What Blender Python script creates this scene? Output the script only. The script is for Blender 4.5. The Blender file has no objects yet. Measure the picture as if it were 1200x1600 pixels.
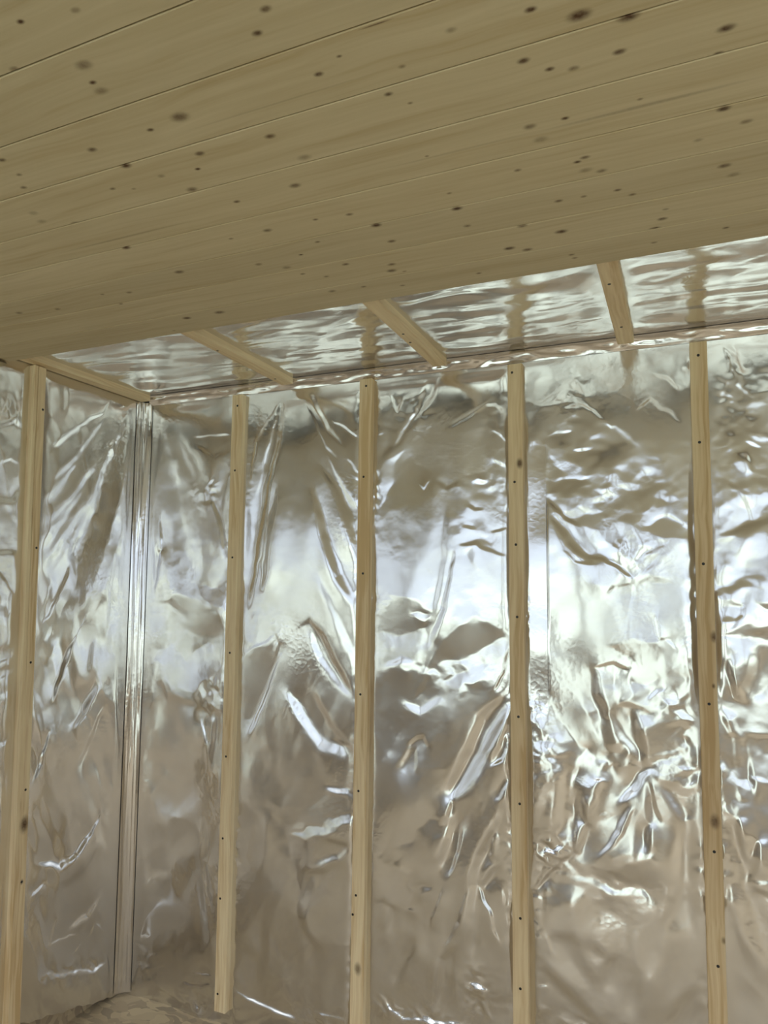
import bpy, bmesh, math, random
import numpy as np
from mathutils import Vector, Matrix

C = bpy.context.scene.collection
random.seed(7)
rng = np.random.default_rng(11)

# ------------------------------------------------------------------ camera
F, YAW, PITCH, ROLL = 1098.5, 0.4119, 0.0849, 0.0105
CAMY, CAMZ = -2.294, 1.6141
SX, SY = -13.8, 22.2
fw = np.array([-math.sin(YAW)*math.cos(PITCH), math.cos(YAW)*math.cos(PITCH), math.sin(PITCH)])
rt0 = np.array([math.cos(YAW), math.sin(YAW), 0.0]); up0 = np.cross(rt0, fw)
RT = rt0*math.cos(ROLL) + up0*math.sin(ROLL)
UP = -rt0*math.sin(ROLL) + up0*math.cos(ROLL)
CAM = np.array([0.0, CAMY, CAMZ])
cd = bpy.data.cameras.new('camera'); cam = bpy.data.objects.new('camera', cd); C.objects.link(cam)
M = Matrix.Identity(4)
for i in range(3):
    M[i][0], M[i][1], M[i][2], M[i][3] = RT[i], UP[i], -fw[i], CAM[i]
cam.matrix_world = M
cd.sensor_fit = 'HORIZONTAL'; cd.sensor_width = 36.0
cd.lens = F/1200*36.0
cd.shift_x = -SX/1200; cd.shift_y = SY/1200
cd.clip_start = 0.02
bpy.context.scene.camera = cam

def ray(x, y):
    return fw + RT*((x-600-SX)/F) - UP*((y-800-SY)/F)
def hit(x, y, axis, val):
    d = ray(x, y); t = (val-CAM[axis])/d[axis]
    return CAM + d*t

# ------------------------------------------------------------------ world, light, exposure
sc = bpy.context.scene
sc.view_settings.view_transform = 'Standard'; sc.view_settings.look = 'None'
sc.view_settings.gamma = 1.0; sc.view_settings.use_curve_mapping = False
sc.view_settings.exposure = 0.12
W = bpy.data.worlds.new('overcast_sky'); sc.world = W; W.use_nodes = True
nt = W.node_tree; nt.nodes.clear()
wo = nt.nodes.new('ShaderNodeOutputWorld'); bg = nt.nodes.new('ShaderNodeBackground')
tc = nt.nodes.new('ShaderNodeTexCoord'); sp = nt.nodes.new('ShaderNodeSeparateXYZ')
cr = nt.nodes.new('ShaderNodeValToRGB')
cr.color_ramp.elements[0].position = 0.17; cr.color_ramp.elements[0].color = (0.215, 0.25, 0.295, 1)
cr.color_ramp.elements[1].position = 0.60; cr.color_ramp.elements[1].color = (0.93, 0.98, 1.0, 1)
nt.links.new(tc.outputs['Generated'], sp.inputs[0]); nt.links.new(sp.outputs['Z'], cr.inputs[0])
nt.links.new(cr.outputs[0], bg.inputs[0]); bg.inputs[1].default_value = 4.6
nt.links.new(bg.outputs[0], wo.inputs[0])

# ------------------------------------------------------------------ dimensions (metres)
H = 2.40                      # foil ceiling
X0, X1 = -2.0777, 2.60        # side walls
YF = -3.10                    # wall behind the camera
BT = 0.025                    # batten thickness
BZ = H-BT-0.018               # underside of the boards
E0, BW = 0.6638, 0.1197       # first board edge and board pitch

# the opening sides behind the camera (x0, x1, z0, z1)
OPEN = [(-2.00, -0.80, 0.85, 2.29), (-0.68, -0.12, 0.0, 2.29), (0.0, 2.50, 0.85, 2.29)]
SIDE = [(-2.85, -1.35, 0.45, 2.15)]       # (y0, y1, z0, z1) unseen opening added in the right wall for extra light
for i, (a, b, c, d) in enumerate(OPEN):     # sampling portals, give off no light of their own
    ld = bpy.data.lights.new('portal', 'AREA'); ld.shape = 'RECTANGLE'; ld.size = b-a; ld.size_y = d-c
    ld.cycles.is_portal = True
    lo = bpy.data.objects.new('portal', ld); C.objects.link(lo)
    lo.location = ((a+b)/2, YF-0.10, (c+d)/2); lo.rotation_euler = (math.radians(90), 0, 0)

ld = bpy.data.lights.new('portal', 'AREA'); ld.shape = 'RECTANGLE'; ld.size = SIDE[0][1]-SIDE[0][0]; ld.size_y = SIDE[0][3]-SIDE[0][2]
ld.cycles.is_portal = True
lo = bpy.data.objects.new('portal', ld); C.objects.link(lo)
lo.location = (X1+.11, (SIDE[0][0]+SIDE[0][1])/2, (SIDE[0][2]+SIDE[0][3])/2); lo.rotation_euler = (math.radians(90), 0, math.radians(90))

# ------------------------------------------------------------------ helpers
def link(name, me, mat=None, parent=None):
    o = bpy.data.objects.new(name, me); C.objects.link(o)
    if mat is not None: me.materials.append(mat)
    if parent is not None: o.parent = parent
    return o
def boxes_mesh(name, bxs, bevel=0.0):
    bm = bmesh.new()
    for (x0, x1, y0, y1, z0, z1) in bxs:
        r = bmesh.ops.create_cube(bm, size=1.0)
        for v in r['verts']:
            v.co = Vector(((x0+x1)/2+v.co.x*(x1-x0), (y0+y1)/2+v.co.y*(y1-y0), (z0+z1)/2+v.co.z*(z1-z0)))
    if bevel: bmesh.ops.bevel(bm, geom=bm.edges[:], offset=bevel, segments=1, affect='EDGES', profile=0.5)
    me = bpy.data.meshes.new(name); bm.to_mesh(me); bm.free()
    return me
def empty(name, label=None, cat=None, group=None, loc=(0, 0, 0)):
    o = bpy.data.objects.new(name, None); C.objects.link(o); o.location = loc; o.empty_display_size = 0.1
    if label: o['label'] = label
    if cat: o['category'] = cat
    if group: o['group'] = group
    return o

# ------------------------------------------------------------------ materials
class NT:
    def __init__(s, name):
        s.m = bpy.data.materials.new(name); s.m.use_nodes = True; s.t = s.m.node_tree
        s.b = s.t.nodes['Principled BSDF']
    def n(s, typ, **kw):
        x = s.t.nodes.new('ShaderNode'+typ)
        for k, v in kw.items(): setattr(x, k, v)
        return x
    def l(s, a, b): s.t.links.new(a, b)
    def math(s, op, a, b=None, c=None, clamp=False):
        x = s.n('Math', operation=op, use_clamp=clamp)
        for i, v in enumerate((a, b, c)):
            if v is None: continue
            if hasattr(v, 'is_linked') or hasattr(v, 'links'): s.l(v, x.inputs[i])
            else: x.inputs[i].default_value = v
        return x.outputs[0]
    def vm(s, op, a, b):
        x = s.n('VectorMath', operation=op)
        for i, v in enumerate((a, b)):
            if v is None: continue
            if hasattr(v, 'links'): s.l(v, x.inputs[i])
            else: x.inputs[i].default_value = v
        return x
    def ramp(s, f, stops):
        r = s.n('ValToRGB'); e = r.color_ramp.elements
        e[0].position, e[0].color = stops[0][0], (*stops[0][1], 1)
        e[1].position, e[1].color = stops[-1][0], (*stops[-1][1], 1)
        for p, c in stops[1:-1]:
            q = e.new(p); q.color = (*c, 1)
        s.l(f, r.inputs[0]); return r.outputs[0]
    def mix(s, f, a, b):
        x = s.n('Mix', data_type='RGBA')
        if hasattr(f, 'links'): s.l(f, x.inputs[0])
        else: x.inputs[0].default_value = f
        for i, v in ((6, a), (7, b)):
            if hasattr(v, 'links'): s.l(v, x.inputs[i])
            else: x.inputs[i].default_value = (*v, 1)
        return x.outputs[2]

def wood(name, light, mid, axis, knots=(), seed=0.0, grain=1.0, knot_fleck=True, cross=(0, 1)):
    """pine: growth rings stretched along `axis` (0 x, 1 y, 2 z); knots = (x, y, z, radius, strength) in object space"""
    w = NT(name)
    tc = w.n('TexCoord')
    st = [26.0, 26.0, 26.0]; st[axis] = 1.1
    off = w.vm('ADD', tc.outputs['Object'], (seed*3.17, seed*1.31, seed*2.23)).outputs[0]
    warp = w.n('TexNoise'); warp.inputs['Scale'].default_value = 2.6; warp.inputs['Detail'].default_value = 2
    w.l(off, warp.inputs['Vector'])
    wv = w.vm('SCALE', warp.outputs['Color'], None); wv.inputs['Scale'].default_value = 0.045
    o2 = w.vm('ADD', off, wv.outputs[0]).outputs[0]
    v = w.vm('MULTIPLY', o2, tuple(st)).outputs[0]
    n1 = w.n('TexNoise'); n1.inputs['Scale'].default_value = 1.0; n1.inputs['Detail'].default_value = 4; w.l(v, n1.inputs['Vector'])
    st2 = [110.0]*3; st2[axis] = 2.5
    v2 = w.vm('MULTIPLY', o2, tuple(st2)).outputs[0]
    n2 = w.n('TexNoise'); n2.inputs['Scale'].default_value = 1.0; n2.inputs['Detail'].default_value = 3; w.l(v2, n2.inputs['Vector'])
    f = w.math('MULTIPLY_ADD', n2.outputs[0], 0.55, w.math('MULTIPLY', n1.outputs[0], 0.75))
    f = w.math('MULTIPLY_ADD', w.math('SUBTRACT', f, 0.65), 2.0*grain, 0.5, clamp=True)
    dark = tuple(c*k for c, k in zip(mid, (0.80, 0.72, 0.60)))
    col = w.ramp(f, [(0.0, light), (0.55, mid), (1.0, dark)])
    big = w.n('TexNoise'); big.inputs['Scale'].default_value = 1.4; w.l(off, big.inputs['Vector'])
    col = w.mix(w.math('MULTIPLY', big.outputs[0], 0.25), col, tuple(c*0.8 for c in mid))
    kd = None
    for (kx, ky, kz, r, s, *el) in knots:
        d = w.vm('SUBTRACT', tc.outputs['Object'], (kx, ky, kz)).outputs[0]
        sc3 = [1.0/r]*3; sc3[axis] = (el[0] if el else 0.62)/r
        ln = w.vm('MULTIPLY', d, tuple(sc3))
        ln = w.vm('LENGTH', ln.outputs[0], None).outputs['Value']
        mr = w.n('MapRange', interpolation_type='SMOOTHSTEP'); w.l(ln, mr.inputs[0])
        mr.inputs[1].default_value = 0.15; mr.inputs[2].default_value = 1.3
        mr.inputs[3].default_value = s; mr.inputs[4].default_value = 0.0
        kd = mr.outputs[0] if kd is None else w.math('MAXIMUM', kd, mr.outputs[0])
    if kd is not None:
        edge = w.n('TexNoise'); edge.inputs['Scale'].default_value = 160; w.l(tc.outputs['Object'], edge.inputs['Vector'])
        kd = w.math('MULTIPLY', kd, w.math('MULTIPLY_ADD', edge.outputs[0], 0.7, 0.65), clamp=True)
        col = w.mix(kd, col, (0.085, 0.040, 0.016))
    if knot_fleck:       # small pin knots and resin flecks
        vo = w.n('TexVoronoi'); vo.inputs['Scale'].default_value = 1.0
        s3 = [11.0]*3; s3[axis] = 6.0
        w.l(w.vm('MULTIPLY', off, tuple(s3)).outputs[0], vo.inputs['Vector'])
        mr = w.n('MapRange', interpolation_type='SMOOTHSTEP'); w.l(vo.outputs['Distance'], mr.inputs[0])
        mr.inputs[1].default_value = 0.015; mr.inputs[2].default_value = 0.05; mr.inputs[3].default_value = 0.55; mr.inputs[4].default_value = 0
        sepc = w.n('SeparateColor'); w.l(vo.outputs['Color'], sepc.inputs[0])
        on = w.math('GREATER_THAN', sepc.outputs[0], 0.60)
        col = w.mix(w.math('MULTIPLY', mr.outputs[0], on), col, (0.16, 0.085, 0.035))
    w.l(col, w.b.inputs['Base Color']); w.b.inputs['Roughness'].default_value = 0.58
    w.b.inputs['Specular IOR Level'].default_value = 0.25
    bp = w.n('Bump'); bp.inputs['Strength'].default_value = 0.12; bp.inputs['Distance'].default_value = 0.002
    w.l(n2.outputs[0], bp.inputs['Height']); w.l(bp.outputs[0], w.b.inputs['Normal'])
    return w.m

def osb(name, tint=1.0, grey=0.0):
    w = NT(name); tc = w.n('TexCoord')
    nz = w.n('TexNoise'); nz.inputs['Scale'].default_value = 9; w.l(tc.outputs['Object'], nz.inputs['Vector'])
    mp = w.n('Mapping'); mp.inputs['Scale'].default_value = (18, 44, 30); mp.inputs['Rotation'].default_value = (0, 0, 0.5)
    add = w.vm('SCALE', nz.outputs['Color'], None); add.inputs['Scale'].default_value = 0.12
    w.l(w.vm('ADD', tc.outputs['Object'], add.outputs[0]).outputs[0], mp.inputs['Vector'])
    vo = w.n('TexVoronoi'); vo.inputs['Scale'].default_value = 1.0; w.l(mp.outputs[0], vo.inputs['Vector'])
    sepc = w.n('SeparateColor'); w.l(vo.outputs['Color'], sepc.inputs[0])
    col = w.ramp(sepc.outputs[0], [(0, tuple(tint*c for c in (0.26, 0.165, 0.080))), (0.5, tuple(tint*c for c in (0.42, 0.285, 0.145))), (1, tuple(tint*c for c in (0.60, 0.45, 0.25)))])
    if grey: col = w.mix(grey, col, (0.43, 0.435, 0.385))
    w.l(col, w.b.inputs['Base Color']); w.b.inputs['Roughness'].default_value = 0.6
    bp = w.n('Bump'); bp.inputs['Strength'].default_value = 0.3; bp.inputs['Distance'].default_value = 0.002
    w.l(sepc.outputs[1], bp.inputs['Height']); w.l(bp.outputs[0], w.b.inputs['Normal'])
    return w.m

def foil(name, rough=0.17, col=(0.80, 0.785, 0.765), micro=0.25):
    w = NT(name); tc = w.n('TexCoord')
    w.b.inputs['Metallic'].default_value = 1.0
    w.b.inputs['Base Color'].default_value = (*col, 1)
    n = w.n('TexNoise'); n.inputs['Scale'].default_value = 5; n.inputs['Detail'].default_value = 3; w.l(tc.outputs['Object'], n.inputs['Vector'])
    mr = w.n('MapRange'); w.l(n.outputs[0], mr.inputs[0]); mr.inputs[1].default_value = 0.3; mr.inputs[2].default_value = 0.7
    mr.inputs[3].default_value = rough*0.7; mr.inputs[4].default_value = rough*1.35
    w.l(mr.outputs[0], w.b.inputs['Roughness'])
    n2 = w.n('TexNoise'); n2.inputs['Scale'].default_value = 38; n2.inputs['Detail'].default_value = 3; w.l(tc.outputs['Object'], n2.inputs['Vector'])
    bp = w.n('Bump'); bp.inputs['Strength'].default_value = micro; bp.inputs['Distance'].default_value = 0.0010
    w.l(n2.outputs[0], bp.inputs['Height'])
    # fine crinkles in patches
    wn = w.n('TexNoise'); wn.inputs['Scale'].default_value = 22; w.l(tc.outputs['Object'], wn.inputs['Vector'])
    ws = w.vm('SCALE', wn.outputs['Color'], None); ws.inputs['Scale'].default_value = 0.03
    vo = w.n('TexVoronoi'); vo.inputs['Scale'].default_value = 62; w.l(w.vm('ADD', tc.outputs['Object'], ws.outputs[0]).outputs[0], vo.inputs['Vector'])
    mk = w.n('TexNoise'); mk.inputs['Scale'].default_value = 3.3; mk.inputs['Detail'].default_value = 3; w.l(tc.outputs['Object'], mk.inputs['Vector'])
    mm = w.n('MapRange'); w.l(mk.outputs[0], mm.inputs[0]); mm.inputs[1].default_value = 0.50; mm.inputs[2].default_value = 0.68; mm.inputs[3].default_value = 0.06; mm.inputs[4].default_value = 1.0
    b2 = w.n('Bump'); b2.inputs['Strength'].default_value = 0.13; b2.inputs['Distance'].default_value = 0.0035
    w.l(w.math('MULTIPLY', vo.outputs['Distance'], mm.outputs[0]), b2.inputs['Height']); w.l(bp.outputs[0], b2.inputs['Normal'])
    w.l(b2.outputs[0], w.b.inputs['Normal'])
    # the film over the aluminium scatters part of the reflection widely
    gl = w.n('BsdfAnisotropic'); gl.inputs['Color'].default_value = (*[min(1, c*1.04) for c in col], 1); gl.inputs['Roughness'].default_value = 0.52
    w.l(b2.outputs[0], gl.inputs['Normal'])
    ms = w.n('MixShader'); ms.inputs[0].default_value = 0.09
    out = [x for x in w.t.nodes if x.type == 'OUTPUT_MATERIAL'][0]
    w.l(w.b.outputs[0], ms.inputs[1]); w.l(gl.outputs[0], ms.inputs[2]); w.l(ms.outputs[0], out.inputs[0])
    return w.m

def plain(name, col, rough=0.6, metal=0.0):
    w = NT(name); w.b.inputs['Base Color'].default_value = (*col, 1); w.b.inputs['Roughness'].default_value = rough
    w.b.inputs['Metallic'].default_value = metal
    return w.m

PINE_L, PINE_M = (0.67, 0.56, 0.365), (0.57, 0.465, 0.285)
M_osb = osb('osb_board', 1.0, 0.3); M_foil = foil('aluminium_foil'); M_tape = foil('aluminium_tape', 0.14, (0.82, 0.80, 0.785), 0.3)
M_screw = plain('dark_screw', (0.02, 0.017, 0.015), 0.5)
M_white = plain('timber_frame', (0.45, 0.33, 0.19), 0.6)
gm = NT('pale_gravel'); gtc = gm.n('TexCoord'); gn = gm.n('TexNoise'); gn.inputs['Scale'].default_value = 1.2; gn.inputs['Detail'].default_value = 5
gm.l(gtc.outputs['Object'], gn.inputs['Vector'])
gm.l(gm.ramp(gn.outputs[0], [(0.3, (0.31, 0.35, 0.29)), (0.7, (0.42, 0.46, 0.41))]), gm.b.inputs['Base Color']); gm.b.inputs['Roughness'].default_value = 0.9

# ------------------------------------------------------------------ room shell
def structure(name, bxs, mat, bevel=0.0):
    o = link(name, boxes_mesh(name, bxs, bevel), mat); o['kind'] = 'structure'; return o
floor = structure('floor', [(X0-.15, X1+.15, YF-.15, .15, -.022, 0.0)], osb('floor_osb', 1.5, 0.45))
ceil = structure('ceiling', [(X0-.15, X1+.15, YF-.15, .15, H+.03, H+.06)], M_osb)
structure('wall_back', [(X0-.15, X1+.15, .045, .10, 0.0, H+.03)], M_osb)
structure('wall_left', [(X0-.12, X0-.040, YF-.15, .045, 0.0, H+.03)], M_osb)
(sy0, sy1, sz0, sz1) = SIDE[0]
structure('wall_right', [(X1, X1+.12, YF-.15, sy0, 0.0, H+.03), (X1, X1+.12, sy1, .045, 0.0, H+.03), (X1, X1+.12, sy0, sy1, 0.0, sz0), (X1, X1+.12, sy0, sy1, sz1, H+.03)], M_foil)
structure('window_3', [(X1+.04, X1+.10, sy0, sy0+.05, sz0, sz1), (X1+.04, X1+.10, sy1-.05, sy1, sz0, sz1), (X1+.04, X1+.10, sy0+.05, sy1-.05, sz0, sz0+.05), (X1+.04, X1+.10, sy0+.05, sy1-.05, sz1-.05, sz1)], M_white)  # frame of the unseen side opening, added to let more daylight in
fr = []
xs = X0-.04
for (a, b, c, d) in OPEN:
    fr.append((xs, a, YF-.12, YF, 0.0, H+.03))
    if c > 0: fr.append((a, b, YF-.12, YF, 0.0, c))
    fr.append((a, b, YF-.12, YF, d, H+.03)); xs = b
fr.append((xs, X1, YF-.12, YF, 0.0, H+.03))
structure('wall_front', fr, M_foil)
for i, (a, b, c, d) in enumerate(OPEN):
    t = 0.05; nm = 'door_1' if c == 0 else 'window_%d' % (1 if i == 0 else 2)
    L = [(a, a+t, YF-.10, YF-.04, c, d), (b-t, b, YF-.10, YF-.04, c, d), (a+t, b-t, YF-.10, YF-.04, d-t, d)]
    if c > 0: L += [(a+t, b-t, YF-.10, YF-.04, c, c+t)]
    if i == 2: L += [((a+b)/2-.03, (a+b)/2+.03, YF-.10, YF-.04, c+t, d-t)]
    structure(nm, L, M_white)
g = link('ground', boxes_mesh('ground', [(-40, 60, -60, YF-.15, -.35, -.25), (X1+.15, 60, YF-.15, 60, -.35, -.25)]), gm.m); g['kind'] = 'structure'

# ------------------------------------------------------------------ boarded ceiling
KN = [(32,34,6,1),(118,16,8,.5),(22,108,8,.6),(131,102,16,.6),(145,129,6,1),(158,142,13,.5),(415,14,10,.8),(402,52,9,.9),(530,88,4,.7),(498,116,8,.9),(281,183,18,.75),(235,203,6,.9),(144,234,9,.8),(3,250,7,.8),(30,273,5,.6),(37,293,6,.7),(197,259,10,1),(422,213,10,.8),(476,246,13,.45),(312,240,9,.8),(309,264,5,1),(300,296,11,.7),(252,275,7,.4),(176,295,5,.7),(209,295,4,.4),(52,333,9,.35),(65,346,9,.35),(118,349,8,.7),(197,387,9,1),(370,315,6,.9),(461,290,11,.75),(418,360,9,.7),(361,373,4,.6),(546,335,7,.7),(493,343,5,.7),(588,352,10,1),(496,378,5,.7),(470,398,4,1),(280,425,10,.75),(404,413,7,.6),(448,418,9,.5),(540,413,7,.8),(473,428,5,.7),(510,432,5,.6),(519,455,8,.6),(568,448,5,.7),(343,488,11,.75),(292,497,9,.9),(30,489,7,.6),(90,483,6,.6),(202,457,6,.6),(160,460,4,.6),(189,475,4,.6),
(829,15,9,1),(905,24,19,.95),(982,26,17,.95),(705,47,9,.45),(818,95,10,.95),(859,108,7,1),(896,107,9,.6),(968,81,10,.9),(1135,44,13,.9),(1122,84,7,.9),(607,147,7,.9),(641,161,4,.6),(628,104,6,.5),(883,185,6,1),(828,198,11,.65),(845,218,13,.4),(1131,170,10,1),(1166,190,9,.6),(1000,155,4,.6),(1091,219,7,.4),(714,326,10,1),(809,266,6,.7),(902,253,6,.9),(914,246,8,.7),(915,266,11,.4),(940,267,9,.6),(1132,259,10,.8),(1146,273,10,.4),(667,244,3,.6),(702,302,4,.6),(873,314,7,.8),(912,307,5,.7),(965,297,6,.8),(988,304,6,.7),(816,353,9,.7),(877,362,11,.95),(730,353,7,.6),(796,388,10,.95),(824,390,9,.8),(893,398,5,.7),(898,403,5,.6),(612,377,8,.8),(612,413,8,.7),(612,423,10,.8),(748,427,5,.7),(629,446,5,.6),(1023,357,9,1),(1035,342,8,.85),(1040,327,5,.5),(1134,356,5,.8),(1022,379,5,.6)]
STREAK = [((845,206),(1185,120),5,.35),((600,262),(845,206),3,.18),((560,44),(615,32),2,.8),((290,205),(600,110),2.5,.2),((95,392),(300,348),3,.3),((230,548),(450,508),2.5,.3)]
nb = 20
def streaks(kb):
    for (a, b, wd, st) in STREAK:
        p, q = hit(*a, 2, BZ), hit(*b, 2, BZ); m = (p+q)/2; i = int((-m[1]-E0)//BW)
        if 0 <= i < nb:
            r = wd*.5*float(np.linalg.norm(m-CAM))/F*1.6; kb[i].append((m[0]-bx0, m[1]+(E0+BW*(i+.5)), 0.0, r, st, 2*r/float(abs(q[0]-p[0]))))
kb = [[] for _ in range(nb)]
bx0, bx1 = X0+0.012, X1-0.01
for (x, y, s, st) in KN:
    p = hit(x, y, 2, BZ); i = int((-p[1]-E0)//BW)
    if 0 <= i < nb:
        dist = float(np.linalg.norm(p-CAM)); kb[i].append((p[0]-bx0, p[1]+(E0+BW*(i+.5)), 0.0, s*0.5*dist/F*0.95+0.001, st))
streaks(kb)
for i in range(nb):
    y1 = -(E0+BW*i); y0 = y1-BW
    if y0 < YF: break
    rr = random.Random(100+i)
    sh = rr.uniform(0.94, 1.04)
    m = wood('pine_board_%d' % i, tuple(c*sh for c in PINE_L), tuple(c*sh for c in PINE_M), 0, kb[i], seed=i*1.7+.3, grain=0.8)
    bm = bmesh.new()      # tongue and groove section: bevelled edges below, 1.5 mm joint
    hw = BW/2; T = 0.018; g2 = 0.0011; cv = 0.0013
    sec = [(-hw+g2+cv, 0), (hw-g2-cv, 0), (hw-g2, cv), (hw-g2, .007), (hw+.003, .008), (hw+.003, .011), (hw-g2, .012), (hw-g2, T), (-hw+g2, T), (-hw+g2, .012), (-hw+.004, .0115), (-hw+.004, .0075), (-hw+g2, .007), (-hw+g2, cv)]
    if i == 0:
        sec = [(-hw+g2+cv, 0), (hw-cv*.6, 0), (hw, cv*.6), (hw, T), (-hw+g2, T), (-hw+g2, .012), (-hw+.004, .0115), (-hw+.004, .0075), (-hw+g2, .007), (-hw+g2, cv)]
    A = [bm.verts.new((0, u, z)) for u, z in sec]; B = [bm.verts.new((bx1-bx0, u, z)) for u, z in sec]
    n = len(sec)
    for k in range(n): bm.faces.new((A[k], A[(k+1) % n], B[(k+1) % n], B[k]))
    bm.faces.new(A[::-1]); bm.faces.new(B)
    bmesh.ops.recalc_face_normals(bm, faces=bm.faces)
    me = bpy.data.meshes.new('board'); bm.to_mesh(me); bm.free()
    o = link('board', me, m, ceil); o.location = (bx0, (y0+y1)/2, BZ)

# ------------------------------------------------------------------ foil sheets: painted folds -> slope field -> height field
def fft_noise(shape, d, La, Lb, seed, ang=0.0):
    r = np.random.default_rng(seed); n = r.standard_normal(shape)
    kb_, ka_ = np.meshgrid(np.fft.fftfreq(shape[0], d)*2*np.pi, np.fft.fftfreq(shape[1], d)*2*np.pi, indexing='ij')
    c, s = math.cos(ang), math.sin(ang)
    ka, kb = ka_*c+kb_*s, -ka_*s+kb_*c
    f = np.fft.ifft2(np.fft.fft2(n)*np.exp(-0.5*((ka*La)**2+(kb*Lb)**2)*0.5)).real
    return f/f.std()
def blur(f, d, L):
    kb, ka = np.meshgrid(np.fft.fftfreq(f.shape[0], d)*2*np.pi, np.fft.fftfreq(f.shape[1], d)*2*np.pi, indexing='ij')
    return np.fft.ifft2(np.fft.fft2(f)*np.exp(-0.5*(ka**2+kb**2)*L*L)).real

class Sheet:
    def __init__(s, a0, a1, b0, b1, d, axis, val, ia, ib):
        s.a0, s.b0, s.d = a0, b0, d
        s.na = int(round((a1-a0)/d))+1; s.nb = int(round((b1-b0)/d))+1
        s.A, s.B = np.meshgrid(a0+np.arange(s.na)*d, b0+np.arange(s.nb)*d)
        s.P = np.zeros_like(s.A); s.Q = np.zeros_like(s.A)       # dh/da, dh/db
        s.axis, s.val, s.ia, s.ib = axis, val, ia, ib
        if s.nb > 30: s.wa, s.wb = fft_noise(s.A.shape, d, .018, .018, 901), fft_noise(s.A.shape, d, .018, .018, 902)
    def px(s, x, y):
        p = hit(x, y, s.axis, s.val); return p[s.ia], p[s.ib]
    def crumple(s, La, Lb, amp, seed, soft=0.15, mask=None, ang=0.0):
        """facets: every Voronoi cell leans its own way (degrees)"""
        c, sn = math.cos(ang), math.sin(ang)
        wa = fft_noise(s.A.shape, s.d, La*.8, Lb*.8, seed+5)*La*.30; wb = fft_noise(s.A.shape, s.d, La*.8, Lb*.8, seed+6)*Lb*.30
        A2, B2 = s.A*c+s.B*sn+50, -s.A*sn+s.B*c+50
        u = (A2+wa)/La; v = (B2+wb)/Lb
        iu = np.floor(u).astype(int); iv = np.floor(v).astype(int)
        best = np.full(u.shape, 1e9); id_ = np.zeros(u.shape, int)
        r = np.random.default_rng(seed); N = 64
        ju, jv = r.random((N, N)), r.random((N, N)); tp, tq = r.standard_normal((N, N)), r.standard_normal((N, N))
        for du in (-1, 0, 1):
            for dv in (-1, 0, 1):
                cu, cv = (iu+du) % N, (iv+dv) % N
                dd = (u-(iu+du+ju[cu, cv]))**2+(v-(iv+dv+jv[cu, cv]))**2
                m = dd < best; best = np.where(m, dd, best); id_ = np.where(m, cu*N+cv, id_)
        p = tp.ravel()[id_]; q = tq.ravel()[id_]
        L = min(La, Lb)
        if soft: p = blur(p, s.d, soft*L); q = blur(q, s.d, soft*L)
        k = math.tan(math.radians(amp)); 
        w = 1.0 if mask is None else mask
        s.P += k*p*w*min(1, Lb/La); s.Q += k*q*w*min(1, La/Lb)
    def smooth(s, La, Lb, amp, seed, mask=None, ang=0.0):
        """smooth billows given as slope noise: derivative of one height noise"""
        h = fft_noise(s.A.shape, s.d, La, Lb, seed, ang)
        gb, ga = np.gradient(h, s.d)
        k = math.tan(math.radians(amp))/math.sqrt((ga**2+gb**2).mean())
        w = 1.0 if mask is None else mask
        s.P += ga*k*w; s.Q += gb*k*w
    def area(s, a0, a1, b0, b1, soft):
        f = lambda x: 1/(1+np.exp(-np.clip(x, -40, 40)))
        return f((s.A-a0)/soft)*f((a1-s.A)/soft)*f((s.B-b0)/soft)*f((b1-s.B)/soft)
    def _lerp(s, sl, m, tu, tr, keep):
        p, q = -math.tan(math.radians(tr)), -math.tan(math.radians(tu))
        s.P[sl] = s.P[sl]*(1-m*(1-keep))+p*m; s.Q[sl] = s.Q[sl]*(1-m*(1-keep))+q*m
    def poly(s, pts, tu, tr, soft=0.008, keep=0.35, world=False):
        """flat facet bounded by a polygon; tu / tr: how far it leans up / right (degrees)"""
        P = [p if world else s.px(*p) for p in pts]
        a = np.array([p[0] for p in P]); b = np.array([p[1] for p in P])
        i0 = max(0, int((b.min()-s.b0-3*soft)/s.d)); i1 = min(s.nb, int((b.max()-s.b0+3*soft)/s.d)+2)
        j0 = max(0, int((a.min()-s.a0-3*soft)/s.d)); j1 = min(s.na, int((a.max()-s.a0+3*soft)/s.d)+2)
        if i0 >= i1 or j0 >= j1: return
        sl = (slice(i0, i1), slice(j0, j1)); A, B = s.A[sl]+s.wa[sl]*.006, s.B[sl]+s.wb[sl]*.006
        inside = np.zeros(A.shape, bool); dist = np.full(A.shape, 1e9); n = len(P)
        for k in range(n):
            x0, y0, x1, y1 = a[k], b[k], a[(k+1) % n], b[(k+1) % n]
            if y0 != y1:
                inside ^= ((y0 > B) != (y1 > B)) & (A < (x1-x0)*(B-y0)/(y1-y0)+x0)
            t = np.clip(((A-x0)*(x1-x0)+(B-y0)*(y1-y0))/((x1-x0)**2+(y1-y0)**2+1e-12), 0, 1)
            dist = np.minimum(dist, np.hypot(A-x0-t*(x1-x0), B-y0-t*(y1-y0)))
        sd = np.where(inside, dist, -dist)
        m = np.clip(sd/soft*0.5+0.5, 0, 1); m = m*m*(3-2*m)
        s._lerp(sl, m, tu, tr, keep)
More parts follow.
